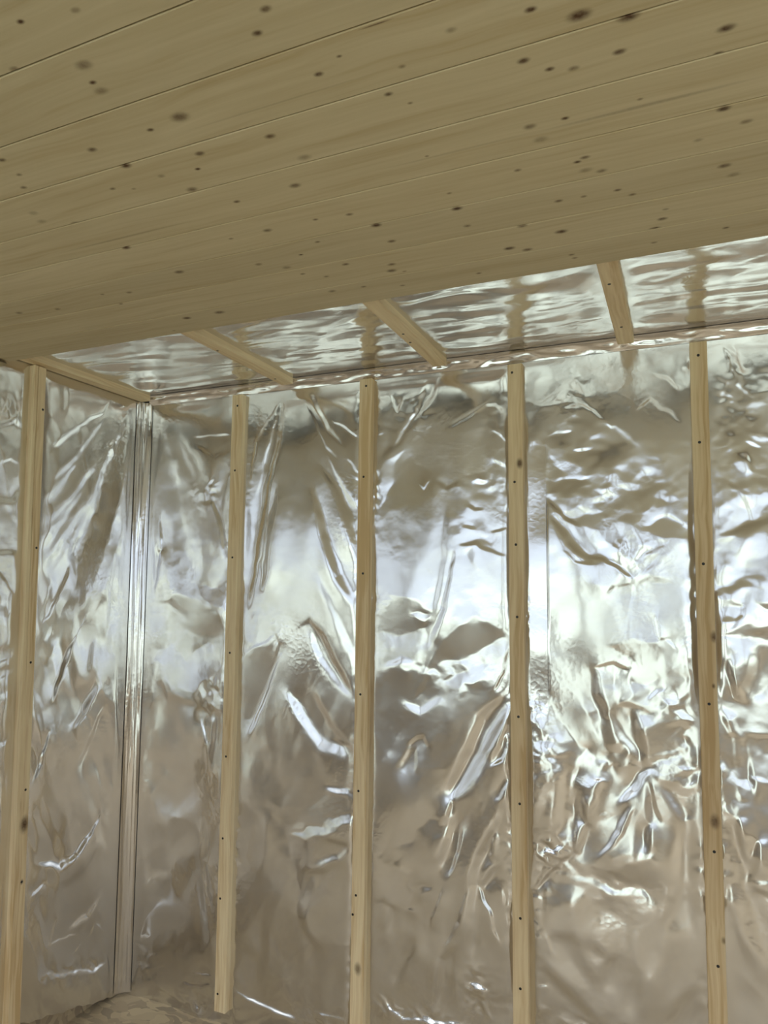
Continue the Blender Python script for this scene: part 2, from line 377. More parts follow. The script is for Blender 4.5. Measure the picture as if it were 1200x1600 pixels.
    def band(s, pts, w, tu, tr, keep=0.25, ridge=0.0, taper=True):
        """a crease along a polyline of photo points; w = half widths in mm (one or one per point); ridge: cross tilt (deg) of a pleat"""
        P = [s.px(*p) for p in pts]; n = len(P)
        if not hasattr(w, '__len__'): w = [w]*n
        if len(w) != n: w = list(np.interp(np.linspace(0, 1, n), np.linspace(0, 1, len(w)), w))
        w = [v*(1.0 if v < 4.5 else 1.4) for v in w]
        wm = max(w)*0.001*3
        a = np.array([p[0] for p in P]); b = np.array([p[1] for p in P])
        i0 = max(0, int((b.min()-s.b0-wm)/s.d)); i1 = min(s.nb, int((b.max()-s.b0+wm)/s.d)+2)
        j0 = max(0, int((a.min()-s.a0-wm)/s.d)); j1 = min(s.na, int((a.max()-s.a0+wm)/s.d)+2)
        if i0 >= i1 or j0 >= j1: return
        sl = (slice(i0, i1), slice(j0, j1)); A, B = s.A[sl]+s.wa[sl]*.0022, s.B[sl]+s.wb[sl]*.0022
        seg = np.hypot(np.diff(a), np.diff(b)); cum = np.concatenate([[0], np.cumsum(seg)]); tot = cum[-1]+1e-9
        best = np.full(A.shape, 1e9); X = np.zeros(A.shape); T = np.zeros(A.shape); WW = np.ones(A.shape); na_ = np.zeros(A.shape); nb_ = np.zeros(A.shape)
        for k in range(n-1):
            L = seg[k]+1e-9; ux, uy = (a[k+1]-a[k])/L, (b[k+1]-b[k])/L
            al = np.clip((A-a[k])*ux+(B-b[k])*uy, 0, L); t = al/L
            wk = (w[k]*(1-t)+w[k+1]*t)*0.00125
            dx, dy = A-a[k]-al*ux, B-b[k]-al*uy
            dd = np.hypot(dx, dy)/wk; cr = ((A-a[k])*uy-(B-b[k])*ux)/wk
            m = dd < best
            best = np.where(m, dd, best); X = np.where(m, cr, X); T = np.where(m, (cum[k]+al)/tot, T)
            na_ = np.where(m, uy, na_); nb_ = np.where(m, -ux, nb_)
        m = np.exp(-best**2*0.9)
        if taper: m = m*np.clip(np.minimum(T, 1-T)*8+0.15, 0, 1)
        if ridge:
            k = math.tan(math.radians(ridge))*(-X)*np.exp(-0.5*best**2)*1.6
            e = np.clip(np.minimum(T, 1-T)*6+0.1, 0, 1)
            s.P[sl] += k*na_*e; s.Q[sl] += k*nb_*e
        if tu or tr:      # a narrow crease can only lean across its own length
            dp, dq = -math.tan(math.radians(tr)), -math.tan(math.radians(tu))
            g = 1.8*(dq*nb_/(nb_**2+0.05)+0.6*dp*na_/(na_**2+0.10)); g = np.clip(g, -0.6, 0.6)
            s.P[sl] = s.P[sl]*(1-m*(1-keep))+g*na_*m; s.Q[sl] = s.Q[sl]*(1-m*(1-keep))+g*nb_*m
    def solve(s, Ls=0.30):
        """least-squares height from the slopes, loosely held to the wall (screened Poisson, mirrored edges)"""
        P = np.concatenate([s.P, -s.P[:, ::-1]], 1); P = np.concatenate([P, P[::-1]], 0)
        Q = np.concatenate([s.Q, s.Q[:, ::-1]], 1); Q = np.concatenate([Q, -Q[::-1]], 0)
        kb, ka = np.meshgrid(np.fft.fftfreq(P.shape[0], s.d)*2*np.pi, np.fft.fftfreq(P.shape[1], s.d)*2*np.pi, indexing='ij')
        Hh = (-1j*ka*np.fft.fft2(P)-1j*kb*np.fft.fft2(Q))/(ka**2+kb**2+(1/Ls)**2)
        s.h = np.fft.ifft2(Hh).real[:s.nb, :s.na]
        s.h -= s.h.mean()
    def mesh(s, name, fn, keepmask=None):
        A, B, h = s.A.ravel(), s.B.ravel(), s.h.ravel()
        co = np.stack(fn(A, B, h), 1).astype(np.float32)
        i, j = np.meshgrid(np.arange(s.nb-1), np.arange(s.na-1), indexing='ij')
        v0 = (i*s.na+j).ravel(); q = np.stack([v0, v0+1, v0+1+s.na, v0+s.na], 1)
        if keepmask is not None:
            km = keepmask.ravel(); q = q[km[q].all(1)]
        me = bpy.data.meshes.new(name)
        me.vertices.add(len(co)); me.vertices.foreach_set('co', co.ravel())
        me.loops.add(q.size); me.loops.foreach_set('vertex_index', q.ravel().astype(np.int32))
        me.polygons.add(len(q)); me.polygons.foreach_set('loop_start', (np.arange(len(q))*4).astype(np.int32))
        me.polygons.foreach_set('use_smooth', np.ones(len(q), bool))
        me.update(calc_edges=True); me.validate()
        return me

# batten centre lines on the back wall (x at mid height) and their tilts come from the photo
WB = [  # name key, px left edge/right edge at top & bottom, top px y, bottom z
    ('b2', -1.5921), ('b3', -1.0399), ('b4', -0.4900), ('b5', 0.0621)]
def line_x(pts):      # fits X = a + b z on the batten's face plane
    q = [hit(x, y, 1, -BT) for x, y in pts]; z = np.array([p[2] for p in q]); X = np.array([p[0] for p in q])
    b, a = np.polyfit(z, X, 1); return a, b
BL = {'b2': line_x([(363,620),(351,1000),(340,1400),(334,1580)]), 'b3': line_x([(562,600),(555,1000),(548,1400),(547,1590)]),
      'b4': line_x([(792,570),(797,1000),(800,1400),(801,1600)]), 'b5': line_x([(1077,535),(1089,1000),(1102,1400),(1107,1600)])}
BWD = 0.048
def bx(key, z):
    a, b = BL[key]; return a+b*z+BWD/2

B1Y = -0.548
#== FOLDS-BEGIN
def play(s, rows):
    """rows: ('p', tilt up, tilt right, softness mm, corners) facets; ('b', tilt up, tilt right, half widths mm, points) creases; ('r', ridge deg, 0, half widths, points) pleats"""
    for r in rows:
        if r[0] == 'p': s.poly(r[4], r[1], r[2], r[3]*0.001)
        elif r[0] == 'b': s.band(r[4], r[3], r[1], r[2])
        else: s.band(r[4], r[3], 0, 0, ridge=r[1])

back = Sheet(X0+.003, 1.10, 0.0, H-0.008, 0.0035, 1, 0.0, 0, 2)
z_lo = 1/(1+np.exp((back.B-1.15)/0.15))
back.smooth(0.16, 0.28, 1.7, 21)
back.smooth(0.05, 0.12, 1.2, 22)
back.smooth(0.03, 0.05, 0.7, 27)
cm = np.clip(fft_noise(back.A.shape, back.d, 0.20, 0.20, 23)*0.6+0.35, 0, 1.4)
back.crumple(0.065, 0.085, 3.0, 24, 0.12, cm*back.area(-0.5, 1.2, 0.3, 2.25, 0.05)+cm*0.35)
back.crumple(0.030, 0.022, 3.2, 25, 0.12, cm*(0.25+0.8*back.area(-0.46, 1.2, 0.0, 2.4, 0.03)))
back.crumple(0.10, 0.15, 4.2, 28, 0.08, z_lo)
back.crumple(0.035, 0.12, 3.0, 29, 0.10, z_lo*np.clip(fft_noise(back.A.shape, back.d, .15, .15, 77)*.7+.4, 0, 1.3), -0.5)
# crinkled patches: photo centre, radius (m), cell size (m), degrees
for i, (x, y, ra, rb, cell, amp) in enumerate([(325,765,.07,.08,.018,7), (335,1100,.06,.12,.02,5), (700,1055,.13,.05,.02,6), (670,1590,.17,.022,.012,22), (745,1550,.04,.07,.012,19), (860,1330,.06,.06,.012,17), (845,1180,.05,.10,.016,9), (940,840,.16,.14,.05,6), (1150,820,.10,.18,.04,6), (740,840,.09,.08,.03,4), (195,1370,.04,.03,.012,20), (205,1500,.09,.07,.016,19), (305,1570,.10,.03,.014,18), (975,770,.10,.06,.02,6), (1160,960,.12,.12,.025,7), (1130,640,.08,.12,.02,7), (840,760,.03,.10,.012,8), (760,760,.10,.05,.022,6), (1000,1150,.18,.12,.03,6), (640,640,.08,.07,.02,6), (900,620,.16,.08,.03,5), (1060,1120,.05,.15,.02,7), (1000,1385,.12,.03,.015,8), (830,1450,.03,.15,.014,8), (500,1590,.12,.04,.014,9), (385,720,.03,.12,.010,8), (1150,1200,.10,.25,.03,6), (880,1590,.25,.03,.015,8)]):
    a, b = back.px(x, y)
    m = np.exp(-((back.A-a)/ra)**2-((back.B-b)/rb)**2)
    back.crumple(cell*1.2, cell, amp, 300+i, 0.10, m)
play(back, [
 # corner bay
 ('p',-2,0,12,[(240,640),(325,640),(352,700),(352,735),(330,755),(245,768)]),
 ('b',-8,0,3,[(303,684),(330,680),(360,678)]), ('b',5,0,5,[(305,695),(335,715),(358,705)]),
 ('p',-5,0,5,[(357,708),(335,765),(340,800),(356,850)]), ('b',7,0,[3,6],[(330,775),(345,820),(352,870)]),
 ('p',10,0,6,[(310,912),(350,925),(352,952),(335,945),(315,930)]),
 ('p',-8,0,10,[(250,935),(285,960),(300,988),(350,1000),(350,962),(325,950),(290,930)]),
 ('p',6,0,5,[(238,1030),(268,1007),(290,1036),(312,1008),(345,998),(345,1045),(310,1080),(270,1080),(258,1042)]),
 ('b',-6,0,8,[(250,1060),(265,1090),(310,1100)]),
 ('b',9,0,4,[(320,1125),(324,1160),(322,1210)]), ('b',-9,0,5,[(338,1120),(333,1160),(330,1195)]),
 ('b',16,0,3,[(222,1190),(215,1200),(207,1213)]), ('b',12,0,2,[(210,1216),(230,1218)]),
 ('r',10,0,[4,7,8,6],[(318,1270),(312,1340),(325,1440),(335,1510)]), ('b',-8,0,4,[(325,1300),(322,1350),(330,1420)]),
 ('b',12,0,[3,6],[(250,800),(252,860),(240,930)]), ('b',-3,3,5,[(238,760),(243,850),(238,920)]),
 ('b',9,8,3,[(228,640),(231,720),(236,800),(238,900)]), ('b',-3,-8,3,[(235,660),(240,760),(243,900)]),
 ('r',14,0,4,[(226,640),(228,800),(218,950)]), ('r',12,0,3,[(212,960),(205,1100),(202,1300),(196,1500)]),
 ('b',9,0,3,[(228,960),(220,1010),(216,1060)]), ('b',-7,0,3,[(215,1050),(207,1100),(204,1160)]),
 ('b',18,0,4,[(200,1358),(210,1362),(208,1376)]), ('b',16,0,3,[(200,1408),(212,1406)]),
 ('b',16,0,3,[(222,1464),(232,1460)]), ('b',16,0,3,[(198,1480),(206,1476)]),
 ('b',17,0,4,[(212,1500),(205,1525),(192,1545)]), ('b',17,0,3,[(300,1518),(312,1522),(330,1522)]), ('b',15,0,3,[(285,1536),(312,1540),(330,1538)]),
 ('b',-10,0,5,[(240,1545),(270,1560),(300,1575)]),
 # second bay: fan under the ceiling batten
 ('p',-1,0,14,[(440,700),(505,700),(500,785),(432,788)]),
 ('b',-4,0,[2,4,5],[(440,615),(433,650),(420,700),(410,735)]),
 ('b',9,5,[3,8,11,12,8],[(446,612),(437,690),(420,760),(404,850),(390,950)]),
 ('b',-2,-4,[3,6,8,8],[(413,730),(400,775),(394,830),(388,900)]),
 ('b',9,5,[4,9,11,9],[(437,760),(428,810),(422,850),(412,930)]),
 ('b',7,4,[3,6],[(440,620),(400,690),(388,760)]),
 ('b',6,-5,6,[(470,602),(500,616),(560,642)]), ('b',-4,-3,3,[(475,622),(500,672),(512,700),(526,716)]),
 ('b',6,-4,5,[(482,605),(515,670),(540,700)]),
 ('b',-7,-3,[2,4,3],[(520,657),(540,670),(560,686)]), ('b',-7,-3,[2,4],[(545,716),(561,738)]), ('b',-6,0,3,[(552,745),(562,750)]),
 ('b',-5,-5,[2,4,8],[(514,714),(530,750),(557,802)]), ('b',9,-4,[4,8,9],[(503,730),(530,775),(556,822)]),
 ('b',9,-4,[4,9,12,9],[(494,765),(507,835),(530,900),(554,945)]), ('b',9,-4,[4,9,8],[(530,780),(546,825),(556,860)]),
 ('b',0,-3,[5,9],[(517,790),(530,850)]),
 ('b',-7,-3,[4,6,8,7],[(465,982),(485,969),(505,992),(522,1030),(553,1088)]),
 ('b',6,-4,[6,10,9],[(485,985),(500,1030),(530,1070),(556,1092)]), ('b',4,-4,[8,10,10],[(500,900),(525,960),(556,1040)]),
 ('p',-7,3,8,[(385,1022),(430,1002),(432,1040),(402,1110),(380,1130)]), ('b',6,4,4,[(388,1016),(410,1006),(432,990)]), ('b',-8,5,3,[(434,992),(438,1008),(436,1022)]),
 ('b',10,5,[3,5,8,8],[(440,1020),(425,1060),(410,1100),(390,1150)]),
 ('b',10,-3,[7,12,12],[(450,1080),(475,1125),(500,1162),(545,1182)]), ('b',-4,-4,8,[(490,1080),(515,1130),(545,1165)]),
 ('b',-9,0,5,[(520,1156),(550,1166)]),
 ('p',8,0,5,[(455,1298),(507,1243),(547,1243),(543,1267),(500,1283)]), ('p',15,-3,5,[(455,1303),(500,1285),(545,1270),(547,1285),(510,1305),(480,1312)]),
 ('b',14,0,6,[(508,1232),(548,1237)]), ('b',-8,0,5,[(510,1312),(547,1318)]), ('p',-6,0,8,[(413,1262),(470,1262),(460,1290),(430,1282)]),
 ('b',9,0,8,[(495,1350),(530,1340),(546,1325)]), ('b',-7,0,6,[(480,1362),(510,1358),(530,1345)]),
 ('p',7,0,12,[(500,1400),(546,1370),(546,1470),(510,1480),(480,1440)]), ('b',-5,0,10,[(470,1430),(490,1470),(480,1500)]),
 ('b',-5,0,10,[(355,1470),(385,1480),(410,1500)]),
 ('b',18,0,[2,4,5],[(365,1540),(400,1566),(470,1592)]), ('b',14,0,3,[(490,1580),(540,1590)]),
 # third bay
 ('b',6,3,[4,7,7,6],[(690,580),(676,620),(645,660),(615,695),(598,718)]), ('b',-3,3,5,[(670,590),(655,640),(612,700)]),
 ('b',7,0,3,[(612,620),(622,645),(630,625)]), ('b',-6,0,4,[(590,680),(600,676)]), 
 ('p',-6,4,4,[(628,701),(612,715),(590,760),(584,800),(600,785),(615,740)]),
 ('p',6,2,6,[(588,812),(630,792),(650,765),(662,745),(640,715),(620,750),(600,788)]),
 ('b',6,0,3,[(700,668),(730,656),(760,633),(775,632),(792,650)]), ('b',-3,0,4,[(705,660),(740,645),(765,625)]),
 ('b',-7,-3,3,[(770,673),(783,680),(794,692)]), ('b',-7,-3,4,[(773,718),(794,732)]), ('b',-6,0,3,[(783,760),(794,758)]),
 ('b',-5,0,3,[(655,755),(662,765),(672,750)]), ('b',6,0,4,[(680,752),(700,762),(720,752)]),
 ('b',8,0,3,[(734,788),(743,796),(754,796)]), ('b',7,0,3,[(725,823),(745,826)]), ('b',8,0,3,[(770,832),(795,825)]), ('b',7,0,4,[(718,852),(745,848),(765,860),(795,868)]),
 ('b',2,6,[4,6],[(655,780),(640,850),(630,880)]), ('b',1,-5,[4,6],[(700,790),(695,870),(680,960)]),
 ('b',4,-5,[3,5,6],[(712,860),(695,950),(672,1010)]),
 ('p',-9,0,6,[(600,950),(618,935),(650,935),(673,950),(672,974),(650,985),(630,990),(600,985)]), ('p',5,0,3,[(640,957),(672,955),(665,970),(648,966)]),
 ('p',-9,2,6,[(700,1000),(720,975),(745,965),(770,980),(795,985),(795,993),(760,1010),(730,1025),(690,1030),(670,1050),(665,1080),(650,1090),(670,1030)]),
 ('p',5,0,5,[(730,1050),(796,995),(795,1040),(780,1078),(750,1060),(705,1075),(690,1060)]), ('b',-7,0,4,[(796,1010),(785,1050),(773,1078)]),
 ('b',6,0,5,[(608,1042),(628,1030),(648,1032)]), ('p',-6,0,10,[(606,1050),(640,1046),(634,1110),(600,1185),(592,1150)]),
 ('b',7,0,8,[(632,1100),(655,1110),(690,1090)]),
 ('b',-6,5,[8,11,10],[(795,1078),(752,1120),(732,1170),(698,1240)]), ('b',11,-3,[7,13,14,10],[(796,1100),(772,1145),(742,1200),(704,1258)]),
 ('b',-6,5,[4,8],[(798,1112),(782,1160),(768,1188)]), ('b',14,-3,4,[(798,1155),(784,1185),(770,1196)]), ('b',14,-3,[3,5],[(798,1214),(778,1252)]),
 ('b',-10,0,4,[(640,1165),(652,1152),(663,1150),(669,1166)]), ('b',-6,0,8,[(625,1200),(642,1168)]), ('b',9,0,4,[(652,1170),(650,1205)]),
 ('p',-5,6,8,[(660,1190),(692,1205),(690,1240),(672,1290),(650,1270)]), ('b',-8,0,6,[(705,1250),(700,1275),(690,1292)]),
 ('p',8,0,5,[(621,1341),(668,1273),(687,1281),(690,1297),(643,1396)]), ('p',20,0,6,[(632,1418),(658,1382),(678,1380),(650,1420)]),
 ('b',-7,4,8,[(712,1270),(700,1310),(684,1352)]), ('b',9,-4,4,[(722,1300),(717,1330),(701,1370)]),
 ('b',3,7,[4,9,12,12,9],[(775,1205),(745,1270),(735,1340),(700,1450),(650,1530),(630,1552)]),
 ('b',16,0,3,[(690,1391),(683,1420),(673,1446)]), ('b',17,-4,[3,5,3],[(730,1388),(718,1440),(699,1478)]),
 ('b',-7,5,[6,9,10,10],[(774,1280),(750,1338),(740,1380),(733,1492)]), ('b',-13,0,5,[(772,1352),(764,1368),(756,1386)]),
 ('b',15,0,2.5,[(750,1385),(767,1430),(779,1472)]), ('b',9,0,4,[(786,1388),(788,1415)]), ('b',8,0,5,[(770,1300),(765,1340)]),
 ('b',-7,0,6,[(716,1474),(692,1496),(680,1568)]), ('b',13,0,2.5,[(711,1484),(709,1555)]), ('b',7,0,8,[(655,1470),(620,1540)]),
 ('b',-8,0,6,[(585,1410),(600,1405),(612,1415),(605,1450)]),
 ('b',18,0,3,[(594,1550),(612,1572),(632,1590),(728,1597)]), ('b',17,0,3,[(731,1534),(755,1540),(762,1570),(770,1590)]),
 # fourth bay
 ('b',-7,0,3,[(856,682),(872,675),(893,674)]), ('b',-6,0,4,[(898,703),(922,701)]), ('b',-7,0,3,[(948,660),(955,668),(966,668)]), ('b',-4,0,5,[(962,668),(985,686),(995,700)]),
 ('b',6,0,4,[(878,640),(910,632),(945,655)]), ('b',6,0,4,[(995,640),(1015,625),(1040,640),(1065,660)]), ('b',7,0,3,[(1020,585),(1045,590),(1060,610)]),
 ('p',-6,0,4,[(852,700),(872,698),(892,720),(918,745),(900,753),(880,748),(882,738),(862,715)]), ('p',5,0,4,[(856,710),(880,735),(877,743),(855,748)]),
 ('p',8,0,4,[(855,766),(880,750),(915,750),(919,757),(895,763),(860,769)]),
 ('b',9,4,4,[(855,780),(880,808),(905,822)]), ('p',8,-3,5,[(893,812),(918,799),(945,813),(968,862),(955,852),(933,826)]),
 ('b',8,3,[5,8,6],[(862,808),(888,845),(920,876)]), ('b',9,3,4,[(920,870),(945,872),(986,904)]), ('b',5,4,3,[(880,860),(900,878),(926,882)]),
 ('p',8,0,5,[(945,745),(965,757),(990,770),(1012,768),(1020,758),(1024,775),(1005,800),(1000,812),(985,790),(965,772)]),
 ('p',9,3,4,[(988,905),(994,876),(1014,856),(1048,845),(1012,870),(1000,892)]), ('b',0,-4,[3,8],[(1000,900),(1045,862)]),
 ('p',-8,0,4,[(994,912),(1030,896),(1047,910),(1020,917)]), ('b',-7,0,3,[(986,912),(960,918),(950,926)]),
 ('p',9,-2,4,[(997,815),(1020,820),(1040,814),(1065,830),(1082,838),(1060,843),(1030,836)]), ('b',-4,0,3,[(1020,812),(1045,806),(1078,828)]),
 ('p',-4,0,10,[(1045,850),(1082,850),(1084,990),(1040,1000),(1030,950)]), ('b',3,8,4,[(990,915),(985,960),(980,1000)]), ('b',-6,0,4,[(1025,960),(1030,1000),(1045,1000)]),
 ('p',-12,0,6,[(945,1010),(990,1000),(1030,1012),(1032,1060),(1010,1072),(990,1065),(985,1022)]),
 ('b',-9,3,[6,7,8,10,9,5],[(927,1042),(932,1082),(948,1125),(952,1195),(937,1250),(918,1290)]), ('b',-12,0,4,[(930,1042),(960,1036),(980,1045)]),
 ('b',5,-3,[6,9,6],[(948,1110),(968,1145),(1000,1188)]), ('p',3,-6,6,[(955,1045),(985,1055),(990,1085),(965,1100)]),
 ('b',7,0,3,[(1012,1090),(1025,1078),(1035,1076)]), ('b',-9,0,5,[(970,1100),(1005,1105)]),
 ('p',-5,0,5,[(848,1074),(870,1070),(900,1085),(915,1110),(927,1140),(947,1182),(935,1187),(900,1162),(885,1130),(865,1090)]), ('b',-1,0,8,[(895,1115),(920,1150),(938,1180)]),
 ('b',2,0,4,[(858,1100),(868,1135),(880,1160)]), ('b',14,0,3,[(830,1096),(850,1099)]),
 ('p',9,0,4,[(900,1172),(912,1172),(930,1192),(952,1222),(926,1230),(902,1226)]), ('b',14,0,3,[(930,1220),(952,1223)]),
 ('b',-10,0,9,[(882,1190),(876,1240),(868,1310)]), ('b',9,0,3,[(902,1235),(900,1290),(896,1332)]), ('b',-13,0,6,[(908,1240),(915,1290),(902,1332)]),
 ('p',-5,0,4,[(948,1203),(1005,1199),(980,1225),(945,1265),(920,1290),(918,1280),(936,1250)]),
 ('b',12,-2,[5,9,5],[(1014,1203),(992,1236),(968,1252)]),
 ('p',6,0,8,[(1010,1215),(985,1248),(960,1272),(925,1300),(908,1350),(930,1358),(970,1338),(1010,1335),(1035,1312),(1030,1250),(1018,1215)]),
 ('b',-2,4,4,[(990,1262),(975,1300),(958,1322)]), ('b',10,-3,4,[(980,1262),(966,1300),(935,1340)]), ('b',-3,-4,5,[(1000,1262),(998,1300),(992,1350)]), ('b',-4,-4,4,[(1014,1225),(1022,1262),(1034,1285)]), ('b',9,0,5,[(1010,1240),(1014,1290),(1010,1330)]),
 ('p',-14,0,8,[(945,1362),(1020,1342),(1030,1380),(1020,1395),(980,1382)]), ('b',7,0,5,[(900,1370),(925,1378),(960,1395),(990,1398)]),
 ('p',9,0,4,[(1015,1208),(1040,1190),(1064,1180),(1062,1214),(1040,1222),(1022,1220)]), ('p',-7,0,4,[(1010,1196),(1030,1176),(1060,1174),(1040,1189)]),
 ('b',-3,0,4,[(1038,1222),(1052,1226),(1064,1240)]), ('b',6,-3,8,[(1034,1230),(1055,1262),(1070,1288)]), ('p',12,0,3,[(1072,1290),(1078,1268),(1098,1262),(1096,1273)]),
 ('b',10,0,4,[(1062,1199),(1098,1200)]), ('b',9,0,4,[(1080,1228),(1100,1216)]), ('b',-9,0,5,[(1062,1210),(1080,1206),(1100,1208)]), ('b',-8,0,5,[(1075,1240),(1098,1235)]),
 ('p',4,0,5,[(1060,1018),(1075,1005),(1087,1015),(1070,1025),(1062,1042)]), ('b',5,0,3,[(1040,1000),(1055,1012)]),
 ('p',-9,0,10,[(1000,1135),(1050,1130),(1058,1172),(1030,1172),(1010,1185)]), ('b',-8,3,7,[(992,1110),(1000,1150),(1008,1190)]),
 ('b',-2,0,6,[(893,1342),(915,1372)]), ('b',-12,0,3,[(893,1335),(860,1360),(838,1390)]), ('b',-9,0,3,[(850,1380),(852,1420),(853,1450)]), ('b',8,0,3,[(857,1460),(862,1485)]),
 ('b',-5,0,8,[(865,1462),(890,1462),(905,1475)]), ('b',-6,0,10,[(850,1508),(895,1555),(938,1602)]), ('b',4,0,8,[(880,1500),(920,1550)]), ('b',14,0,3,[(840,1535),(856,1537)]),
 ('b',-5,0,10,[(925,1470),(950,1500),(940,1540)]), ('b',4,0,12,[(1000,1450),(1005,1520),(995,1590)]), ('b',-5,4,9,[(1060,1300),(1052,1400),(1040,1450)]), ('b',5,0,9,[(1080,1300),(1080,1380)]),
 ('b',-5,0,8,[(1100,1540),(1070,1560),(1040,1600)]),
 # last bay
 ('b',-6,-3,[3,5,3],[(1112,513),(1135,530),(1162,536)]), ('b',-5,-3,3,[(1122,530),(1140,560),(1150,600),(1178,622)]), ('b',6,0,4,[(1130,520),(1150,548),(1160,590)]), ('b',-5,0,4,[(1115,580),(1135,600),(1120,625)]),
 ('b',-7,0,3,[(1112,703),(1135,696)]), ('b',-6,0,4,[(1165,688),(1190,700)]), ('b',8,0,4,[(1138,755),(1170,773)]), ('b',8,0,[3,6],[(1166,705),(1175,735),(1181,800)]),
 ('b',9,0,5,[(1124,838),(1158,826),(1178,819),(1202,814)]), ('b',-3,5,[2,6],[(1176,818),(1155,760)]), ('b',-3,-5,[2,6],[(1180,818),(1196,770)]),
 ('b',9,0,5,[(1140,922),(1158,912),(1172,912)]), ('b',8,0,3,[(1162,945),(1160,960),(1148,970)]), ('b',-9,0,8,[(1172,990),(1205,985)]),
 ('b',-8,0,5,[(1135,1030),(1150,1085),(1172,1102)]), ('b',-9,0,12,[(1180,1020),(1165,1085)]), ('b',5,3,5,[(1128,1000),(1130,1040)]),
 ('p',5,0,5,[(1165,1120),(1180,1090),(1205,1068),(1205,1146),(1163,1148)]), ('b',-9,0,4,[(1163,1150),(1205,1150)]),
 ('r',12,0,[5,8,8],[(1132,1110),(1152,1160),(1160,1230)]), ('b',-8,3,6,[(1168,1150),(1172,1200),(1180,1260)]), ('b',9,0,4,[(1176,1215),(1200,1222)]),
 ('p',-4,0,5,[(1135,1232),(1148,1224),(1174,1252),(1150,1250)]), ('b',8,0,7,[(1180,1240),(1185,1310),(1175,1380)]), ('b',-8,0,7,[(1150,1280),(1165,1350)]), ('b',-3,0,7,[(1150,1340),(1150,1380)]),
 ('b',9,0,4,[(1180,1378),(1205,1378)]), ('b',-9,0,5,[(1178,1390),(1205,1398)]), ('r',9,0,9,[(1145,1370),(1155,1440),(1190,1520)]),
])
left = Sheet(-1.20, -.003, 0.0, H-.010, 0.0035, 0, X0, 1, 2)
left.smooth(0.08, 0.35, 1.8, 31)
left.crumple(0.04, 0.20, 4.0, 34, 0.10, None, 0.45)
left.crumple(0.05, 0.12, 1.6, 32, 0.2)
left.crumple(0.035, 0.05, 4.0, 33, 0.12, left.area(-1.2, B1Y-.01, 0.6, 2.35, 0.02))
for i, (x, y, ra, rb, cell, amp) in enumerate([(200,1500,.09,.08,.015,19), (120,1540,.14,.025,.012,18), (200,1000,.05,.35,.014,5), (195,1370,.04,.03,.012,20)]):
    a, b = left.px(x, y)
    left.crumple(cell, cell*1.6, amp, 330+i, 0.10, np.exp(-((left.A-a)/ra)**2-((left.B-b)/rb)**2))
play(left, [
 ('b',-7,3,[3,5,8],[(178,618),(160,645),(130,665),(105,685),(76,712)]), ('b',-5,3,[4,9,9],[(118,732),(95,765),(70,798)]), ('b',-4,3,[3,8,9],[(130,772),(100,820),(82,845),(64,878)]),
 ('b',-5,3,[4,8,14,12],[(172,707),(160,750),(146,800),(128,840),(108,890)]), ('b',7,-3,5,[(168,700),(176,690),(178,710)]),
 ('b',0,12,7,[(165,650),(120,720),(80,760)]), ('b',0,12,7,[(150,730),(110,790),(75,830)]), ('b',0,12,7,[(140,790),(115,830),(85,880),(66,910)]),
  ('b',-2,3,[3,6],[(203,632),(190,665),(183,690)]),
 ('b',0,-3,[6,12,12,6],[(196,800),(175,860),(155,930),(130,1000)]), ('b',0,16,5,[(178,870),(171,930),(165,1000)]),
 ('b',0,6,5,[(188,860),(186,950),(190,1030)]), ('b',7,-6,3,[(194,840),(193,950),(193,1040)]), ('b',0,3,5,[(203,890),(203,960),(200,1035)]), ('b',9,0,4,[(207,920),(209,945)]),
 ('r',14,0,4,[(212,640),(205,800),(198,1000)]), ('r',12,0,4,[(190,1050),(184,1150),(186,1200)]), ('b',10,0,4,[(181,1040),(180,1100),(184,1160)]), ('b',-6,0,4,[(190,1050),(190,1120),(196,1180)]),
 ('b',0,5,3,[(100,880),(80,930),(62,990)]), ('b',6,0,4,[(110,900),(85,960),(65,1000)]),
 ('b',5,0,2.5,[(135,970),(115,1015),(100,1050)]), ('b',10,0,[3,5,3],[(112,1022),(95,1075),(80,1120)]), ('b',14,0,[2,4,3],[(75,1170),(60,1225),(50,1262)]), ('b',6,0,7,[(143,1012),(137,1062)]),
 ('b',8,0,8,[(150,1080),(130,1130),(110,1160)]), ('b',-6,0,8,[(160,1110),(140,1170),(120,1220)]),
 ('b',20,0,[2,4,7,7,3],[(158,1278),(142,1318),(117,1358),(92,1388),(56,1392)]), ('b',-6,0,8,[(150,1340),(130,1380),(90,1420)]),
 ('b',18,0,3,[(66,1425),(50,1440),(44,1450)]), ('b',18,0,1.8,[(84,1475),(78,1500),(73,1522),(95,1500),(120,1484)]), ('b',18,0,1.8,[(124,1500),(112,1520)]), ('b',15,0,1.8,[(146,1458),(140,1480)]),
 ('b',18,0,4,[(165,1500),(170,1525),(188,1545)]), ('b',17,0,4,[(60,1575),(100,1556),(140,1535),(165,1510)]), ('b',10,0,6,[(110,1480),(135,1450),(150,1420)]),
 ('b',-6,0,7,[(-5,676),(20,668),(42,682)]), ('p',-5,0,4,[(8,790),(30,755),(36,770),(20,790)]), ('b',-6,0,4,[(2,735),(15,728),(28,738)]), ('b',8,0,6,[(0,800),(20,800),(35,780)]),
 ('b',8,0,5,[(-5,888),(32,884)]), ('b',8,4,4,[(-5,915),(15,950),(10,990)]), ('b',-9,0,5,[(-5,1050),(38,1032)]), ('b',8,0,4,[(-5,1070),(38,1055)]), ('b',-10,0,5,[(-5,1082),(34,1070)]), ('b',8,0,4,[(-5,1098),(34,1080)]),
 ('b',14,0,5,[(-5,1212),(32,1188)]), ('b',8,0,7,[(-5,1130),(25,1115)]),
])
